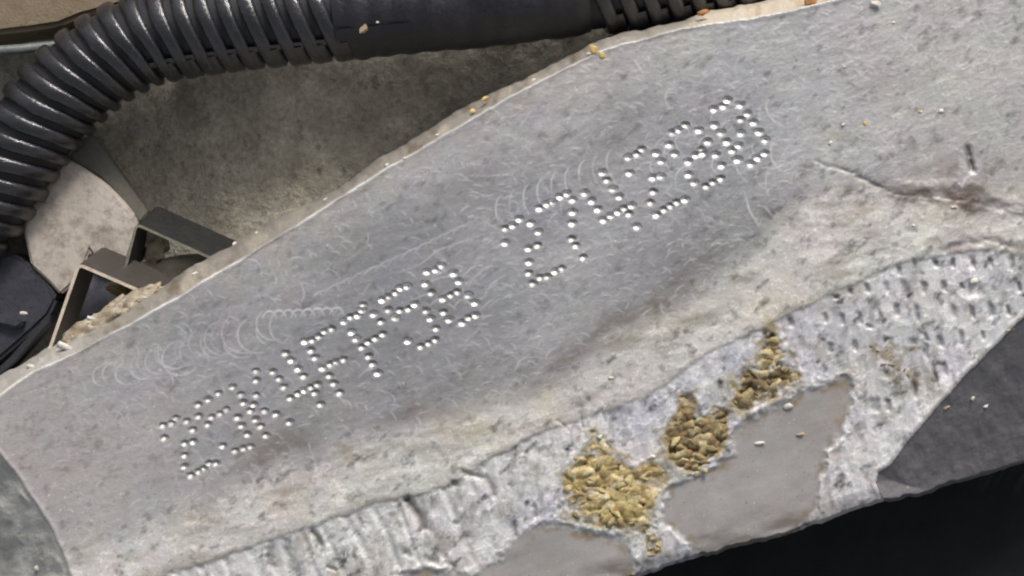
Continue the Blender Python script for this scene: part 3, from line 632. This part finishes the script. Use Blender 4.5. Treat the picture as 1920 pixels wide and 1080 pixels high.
def lump(name, u, v, z, r, m, seed, label=None, cat=None, parent=None, sq=(1, 1, 0.7), sub=3, amp=0.35, freq=1.6):
    bm = bmesh.new(); bmesh.ops.create_icosphere(bm, subdivisions=sub, radius=1)
    for x in bm.verts:
        n = mnoise.noise(x.co*freq+Vector((seed*7.3, 0, 0)))*amp + mnoise.noise(x.co*freq*2.7+Vector((0, seed*5.1, 0)))*amp*0.5
        x.co = Vector((x.co.x*sq[0], x.co.y*sq[1], x.co.z*sq[2]))*(1+n)*r
    me = bpy.data.meshes.new(name); bm.to_mesh(me); bm.free(); me.materials.append(m)
    me.polygons.foreach_set('use_smooth', [True]*len(me.polygons))
    o = link(name, me, None, parent, at(u, v, z))
    if label: tag(o, label, cat)
    return o
lump('sealant_lump', 290, 452, -2.75, 0.34, M_foam, 1, 'pale crumbly lump under the black clip', 'sealant', sq=(.8, 1.2, .7), amp=.6, freq=2.2)
lump('sealant_ledge', 360, 508, -2.9, 0.8, M_foam, 2, 'greyish pale lump between the two clips beside the casting lip', 'sealant', sq=(1.3, .42, .5), amp=.4)
lump('rubber_grommet', 205, 560, -3.6, 0.8, M_hous, 3, 'dark rounded plastic piece in the hollow of the brown clip', 'grommet', sq=(1.1, .9, .5), amp=.25)
lump('mud_lump', 222, 540, -2.55, 0.2, M_brown, 8, 'small reddish brown lump inside the brown clip', 'dirt', sq=(1.2, .7, .6))
h = thing('plastic_housing', 'blue black plastic housing at the left edge under the hose', 'housing', at(30, 590, -3.2))
solid('housing_body', [(-260, 470), (20, 474), (46, 486), (60, 502), (92, 533), (108, 560), (92, 592), (40, 640), (-30, 700), (-260, 860)], -4.6, -3.15, M_hous, h, 0.08)
solid('housing_flange', [(-260, 640), (0, 560), (18, 574), (48, 606), (30, 616), (-40, 600), (-260, 700)], -3.2, -2.95, M_hous, h, 0.05)
solid('housing_rib', [(96, 588), (84, 594), (20, 668), (-60, 742), (-60, 756), (28, 680), (92, 606)], -3.3, -2.7, M_tube, h, 0.02)

# ------------------------------------------------------------------ corrugated hose
HR = 0.98; HZ = -1.75
cl = [(-330, 760), (-215, 615), (-95, 468), (-10, 352), (68, 236), (160, 138), (270, 74), (400, 48), (560, 30), (720, 14), (900, -3), (1080, -22), (1260, -44), (1500, -74), (1800, -112), (2100, -150), (2300, -175)]
cp = [at(u, v, HZ - 1.35*(1-float(sst(np.float64(u), -250, 700)))) for u, v in cl]
def crom(p0, p1, p2, p3, t):
    return 0.5*((2*p1)+(-p0+p2)*t+(2*p0-5*p1+4*p2-p3)*t*t+(-p0+3*p1-3*p2+p3)*t**3)
dense = []
for i in range(1, len(cp)-2):
    for k in range(40): dense.append(crom(cp[i-1], cp[i], cp[i+1], cp[i+2], k/40))
S = [0.0]
for i in range(1, len(dense)): S.append(S[-1]+(dense[i]-dense[i-1]).length)
S = np.array(S); DN = np.array([tuple(p) for p in dense])
def pos(s):
    p = Vector([float(np.interp(s, S, DN[:, k])) for k in range(3)])
    a = Vector([float(np.interp(s-0.15, S, DN[:, k])) for k in range(3)]); b = Vector([float(np.interp(s+0.15, S, DN[:, k])) for k in range(3)])
    t = (b-a).normalized(); nrm = Vector((-t.y, t.x, 0)).normalized(); return p, t, nrm
def s_at_u(u):                                  # arc length where the hose passes a picture column
    k = (CAMZ-HZ)/CAMZ; xx = (u-960)/100*k; return float(np.interp(xx, DN[:, 0], S))
hose = thing('corrugated_hose', 'black split corrugated cable hose curving across the upper left', 'hose', at(400, 42, HZ))
def sweep(name, s0, s1, ns, prof, m, a0=0, a1=360, na=40, lean=0.0, parent=hose, wobble=0, seed=0):
    """revolve prof(t)->radius along the hose between angles a0..a1 (0 = inner side normal, 90 = towards the viewer)"""
    full = abs(a1-a0) >= 360; v, f = [], []
    for i in range(ns):
        t = i/(ns-1); s = s0+(s1-s0)*t
        for k in range(na):
            a = R(a0+(a1-a0)*k/(na if full else na-1))
            p, tg, nr = pos(s + lean*((1-math.cos(a))/2)**1.8)
            r = prof(t) if not wobble else prof(t)+wobble*mnoise.noise(Vector((s*1.4, a*1.5+seed, seed)))
            v.append(p + nr*r*math.cos(a) + Vector((0, 0, 1))*r*math.sin(a))
    kk = na if full else na-1
    for i in range(ns-1):
        for k in range(kk): f.append((i*na+k, i*na+(k+1) % na, (i+1)*na+(k+1) % na, (i+1)*na+k))
    me = mesh_py(name, v, f, True); me.materials.append(m); return link(name, me, None, parent)
smax = S[-1]
sweep('tube', 0.2, smax-0.1, 220, lambda t: HR*0.86, M_tube, na=32)
sA, sB = s_at_u(640), s_at_u(1078)
RIBP = [(0.0, .82), (0.06, .93), (0.16, .985), (0.5, 1.0), (0.84, .985), (0.94, .93), (1.0, .82)]
def ribr(t):
    return HR*float(np.interp(t, [p[0] for p in RIBP], [p[1] for p in RIBP]))
SL = -42                                         # slit on the lower front: angle measured from the inner normal
rnd = random.Random(5)
s = 0.3
while s < smax-1.3:
    curv = 1.0
    pitch = 0.445*rnd.uniform(0.97, 1.03); wd = pitch*0.78
    if not (sA-0.1 < s+wd/2 < sB):
        # upper-side is +normal (nr points up the picture); slit sits below the front: angle 180-48 from +normal
        sweep('rib', s, s+wd, 9, ribr, M_hose, 134-360, 134, 46, lean=0.46, wobble=0.018, seed=s*3.1)
        if s > s_at_u(225):
            off = 0.10+0.05*rnd.random()
            sweep('flap_rib', s+off, s+off+wd, 7, lambda t: ribr(t)*0.985, M_hose, 137, 226, 14, lean=0.46, wobble=0.014, seed=s*2.3)
    s += pitch
def tape_r(t):
    s_ = sA+(sB-sA)*t
    return HR*(0.978+(0.008+0.022*math.exp(-t/0.18))*math.sin(s_/0.445*2*math.pi)) - 0.07*(math.exp(-(t/0.02)**2)+math.exp(-((1-t)/0.05)**2))
sweep('tape_wrap', sA-0.12, sB+0.22, 110, tape_r, M_tape, na=44, wobble=0.035, seed=3)['label'] = 'smooth taped stretch of the hose'
sweep('slit_edge', s_at_u(240), sA+0.05, 90, lambda t: HR*0.955, M_hose, 131, 139, 4, wobble=0.02, seed=7)
sweep('slit_edge', sA-0.1, s_at_u(770), 30, lambda t: HR*1.0, M_tape, 118, 133, 5, wobble=0.03, seed=9)

# ------------------------------------------------------------------ dirt and grit
def grit_mesh(name, m, seed, n=13, sq=(1, .8, .6)):
    rr_ = random.Random(seed); bm = bmesh.new()
    for _ in range(n):
        v = Vector((rr_.gauss(0, 1), rr_.gauss(0, 1), rr_.gauss(0, 1))).normalized()*rr_.uniform(.8, 1.1)
        bm.verts.new((v.x*sq[0], v.y*sq[1], v.z*sq[2]))
    ret = bmesh.ops.convex_hull(bm, input=bm.verts)
    bmesh.ops.delete(bm, geom=[v for v in bm.verts if not v.link_faces], context='VERTS')
    bmesh.ops.bevel(bm, geom=list(bm.edges), offset=0.12, segments=1, affect='EDGES', clamp_overlap=True) if n < 8 else None
    me = bpy.data.meshes.new(name); bm.to_mesh(me); bm.free(); me.materials.append(m)
    me.polygons.foreach_set('use_smooth', [n > 12]*len(me.polygons))
    return me
def pool(m, base): return [grit_mesh('crumb', m, base+i, 12+3*(i % 3), (1, .62+.06*(i % 4), .5+.05*(i % 3))) for i in range(5)]
PG, PB, PC, PW, PY = pool(M_gold, 1), pool(M_brown, 20), pool(M_crust, 40), pool(M_white, 60), pool(M_yel, 80)
PR, PT = pool(M_rust, 100), pool(M_tanchip, 120)
def hz(u, v):
    i = int(np.clip(round((v-vs[0])/STEP), 0, len(vs)-1)); j = int(np.clip(round((u-us[0])/STEP), 0, len(us)-1)); return float(H[i, j])
def fill(root, poly, pools, weights, n, size, rnd, lift=0.03, zfun=hz, inset=2):
    x0, x1 = min(p[0] for p in poly), max(p[0] for p in poly); y0, y1 = min(p[1] for p in poly), max(p[1] for p in poly)
    put = []; tries = 0
    while len(put) < n and tries < n*60:
        tries += 1; u = rnd.uniform(x0, x1); v = rnd.uniform(y0, y1)
        if float(sdf(np.array([u]), np.array([v]), poly)[0]) > -inset+rnd.uniform(-3, 5): continue
        sz = rnd.uniform(*size)
        if any(math.hypot(u-a, v-b) < (sz+c)*50 for a, b, c in put): continue
        put.append((u, v, sz))
        pl = rnd.choices(pools, weights)[0]
        o = link('crumb', rnd.choice(pl), None, root, at(u, v, zfun(u, v)+sz*0.2+lift))
        o.scale = (sz*rnd.uniform(.9, 1.7), sz*rnd.uniform(.8, 1.1), sz*rnd.uniform(.5, .9)); o.rotation_euler = (rnd.uniform(-.35, .35), rnd.uniform(-.35, .35), R(rnd.gauss(14, 40)))
rnd = random.Random(21)
M_bed = material('ochre_dirt_bed', None, None, 0.85, 0.0, 3.0, 18.0, 0.5, 0.035, attr=True, spec=0.25, grain=0.25)
c1 = thing('dirt_clump', 'largest ochre clump of sandy dirt caught in the rim', 'dirt', at(1140, 920, -0.4))
region('dirt_bed', 8, M_bed, None, c1)
fill(c1, POCKETS[0][:14]+[(1180, 990), (1110, 985), (1072, 965)], [PG, PB], [12, 1], 30, (.06, .13), rnd, lift=-0.035)
fill(c1, [(1196, 985), (1225, 975), (1240, 1008), (1240, 1036), (1216, 1042), (1204, 1006)], [PB, PG], [4, 1], 4, (.05, .09), rnd, lift=-0.03)
c2 = thing('dirt_clump', 'brown and ochre dirt clump left of the large smooth patch', 'dirt', at(1305, 820, -0.4))
region('dirt_bed', 9, M_bed, None, c2)
fill(c2, POCKETS[1], [PB, PG], [5, 3], 20, (.05, .12), rnd, lift=-0.035)
c3 = thing('dirt_clump', 'dark brown dirt strip climbing to the rim edge above the smooth patch', 'dirt', at(1425, 710, -0.3))
region('dirt_bed', 10, M_bed, None, c3)
fill(c3, POCKETS[2], [PB, PG], [5, 3], 16, (.04, .10), rnd, lift=-0.035)
c4 = thing('dirt_clump', 'faint brown dirt in the rim near the dark side', 'dirt', at(1675, 690, -0.5))
fill(c4, POCKETS[3], [PB, PG], [4, 1], 12, (.03, .08), rnd, lift=-0.025)

CR = [(128, 655), (140, 640), (150, 615), (172, 592), (205, 582), (222, 560), (262, 548), (292, 542), (296, 556), (230, 600), (175, 632)]
crust = thing('sealant_crust', 'tan lumpy crust stuck on the casting lip below the brown clip', 'sealant', at(200, 605, -0.6))
for i, (u, v, r, sq_) in enumerate([(168, 628, .40, (1.3, .75, .5)), (218, 596, .46, (1.45, .6, .45)), (262, 566, .36, (1.4, .62, .5)), (146, 642, .24, (1.2, .9, .6))]):
    o = lump('crust_lump', u, v, -0.80, r, M_crust, 40+i, parent=crust, sq=sq_, amp=.38, freq=3.2, sub=4); o.rotation_euler = (0, 0, R(31))
fill(crust, CR, [PC, PW], [5, 1], 9, (.03, .06), rnd, lift=0.0, zfun=lambda u, v: -0.55)

def grit(u, v, r, pl, label, z=None, asp=1.0, rot=0, name='grit_grain', cat='grit', group=None):
    o = link(name, rnd.choice(pl), None, None, at(u, v, (hz(u, v) if z is None else z)+r*0.12))
    r *= 0.8; o.scale = (r*min(asp, 1.35), r, r*0.7); o.rotation_euler = (rnd.uniform(-.3, .3), rnd.uniform(-.3, .3), R(rot)); return tag(o, label, cat, group)
p_, t_, n_ = pos(s_at_u(680)); hose_z = p_.z+HR*0.93
grit(680, 54, .21, PT, 'tan leaf chip lying on the taped part of the hose', hose_z-0.05, .62, -24, 'leaf_chip', 'leaf chip')
grit(707, 42, .05, PW, 'tiny pale speck right of the leaf chip on the hose', hose_z-0.02)
grit(1112, 92, .13, PY, 'yellow flake on the upper casting lip where the edge bends', 0.02, 1.3, -35)
grit(1128, 103, .09, PY, 'small yellow flake just below the bend of the lip', 0.02, 1.5, -30)
grit(1105, 103, .08, PW, 'white bead under the yellow flake at the bend of the lip', 0.02)
grit(910, 185, .10, PY, 'yellow crumb outside the lip, farther along of a near pair', -0.15, 1.2, 20)
grit(886, 208, .08, PY, 'yellow crumb outside the lip, lower of a near pair', -0.12, 1.0, 40)
grit(1638, 8, .17, PW, 'white lump near the top edge of the casting', 0.02, 1.1)
grit(1674, 42, .06, PW, 'white speck right below the white top lump', 0.0)
grit(1583, 236, .10, PW, 'bright white bead on the worn face right of the stamped number', None, .7, 20)
grit(1622, 231, .075, PY, 'small yellowish bead right of the bright white bead', None)
grit(1557, 269, .09, PW, 'cream grain under the bright white bead', None, .8, 60)
grit(1584, 127, .06, PW, 'white speck above the worn face near the middle of the right half', None)
grit(1765, 208, .07, PW, 'white speck at the far right of the worn face', None, 1.3)
grit(1727, 209, .06, PY, 'pale tan speck left of the far right white speck', None)
grit(1790, 391, .10, PW, 'white crumb on the band under the dark groove', None, 1.2)
grit(1712, 423, .06, PW, 'white bead between the groove and the pitted rim', None)
grit(1146, 709, .075, PW, 'white bead on the pale band above the ochre dirt', None)
grit(1826, 526, .13, PW, 'cream bead resting in the round crater of the rim', None)
grit(1125, 820, .10, PW, 'white bead at the top of the ochre clump', None, 1.1, 20)
grit(1265, 796, .10, PY, 'yellow crumb beside the top of the brown clump', -0.35, .8)
grit(1222, 856, .09, PW, 'white bead between the ochre and brown clumps', None)
grit(1477, 762, .12, PW, 'white chip at the top left of the large smooth patch', None, 1.5, 10)
grit(1424, 832, .11, PW, 'pale curved chip on the large smooth patch', None, 1.5, 12)
grit(1500, 814, .09, PT, 'tan sliver near the middle top of the large smooth patch', None, 1.7, 8)
grit(1823, 748, .10, PW, 'pale yellow chip on the dark side, left of two', None, 1.0, 15)
grit(1848, 762, .10, PW, 'pale sliver on the dark side, right of two', None, 1.9, 22)
grit(1775, 764, .10, PT, 'tan chip low on the dark side beside the rim edge', None, 1.2, 15)
grit(1890, 620, .07, PT, 'tan fleck where the dark side meets the rim top', None, 1.8, 10)
grit(70, 1066, .13, PW, 'white bead on the greenish corner facet', None, 1.2, 25)
grit(57, 688, .12, PW, 'white bead on the lip at far left', -0.25)
grit(122, 652, .19, PW, 'white lump on the lip left of the tan crust', -0.25, 1.3, -25)
grit(168, 597, .12, PW, 'bright white bead on top of the tan crust', -0.15, 1.3)
grit(272, 560, .07, PW, 'small white bead at the upper end of the tan crust', -0.15, 1.3)
grit(1318, 24, .13, PR, 'orange rust flake at the lip corner', -0.1, 1.4, 10, 'rust_flake', 'rust')
grit(1520, 1, .15, PR, 'orange rust flake on the lip near the top of the picture', -0.05, 1.8, 10, 'rust_flake', 'rust')
grit(44, 682-94, .10, PW, 'pale chip added as a glint on the black housing flange', -2.85, 1.2)  # white chip set in place of a glint on the plastic
NTH = ['first', 'second', 'third', 'fourth', 'fifth', 'sixth', 'seventh', 'last']
for i, (u, v, r) in enumerate([(365, 513, .06), (440, 457, .07), (480, 437, .05), (610, 374, .05), (725, 310, .07), (758, 297, .05), (820, 253, .05), (1000, 150, .05)]):
    grit(u, v, r, PW, NTH[i]+' of eight small pale grains going up the casting lip from the brown clip', None, 1.4, 30, group='pale grains along the upper lip')
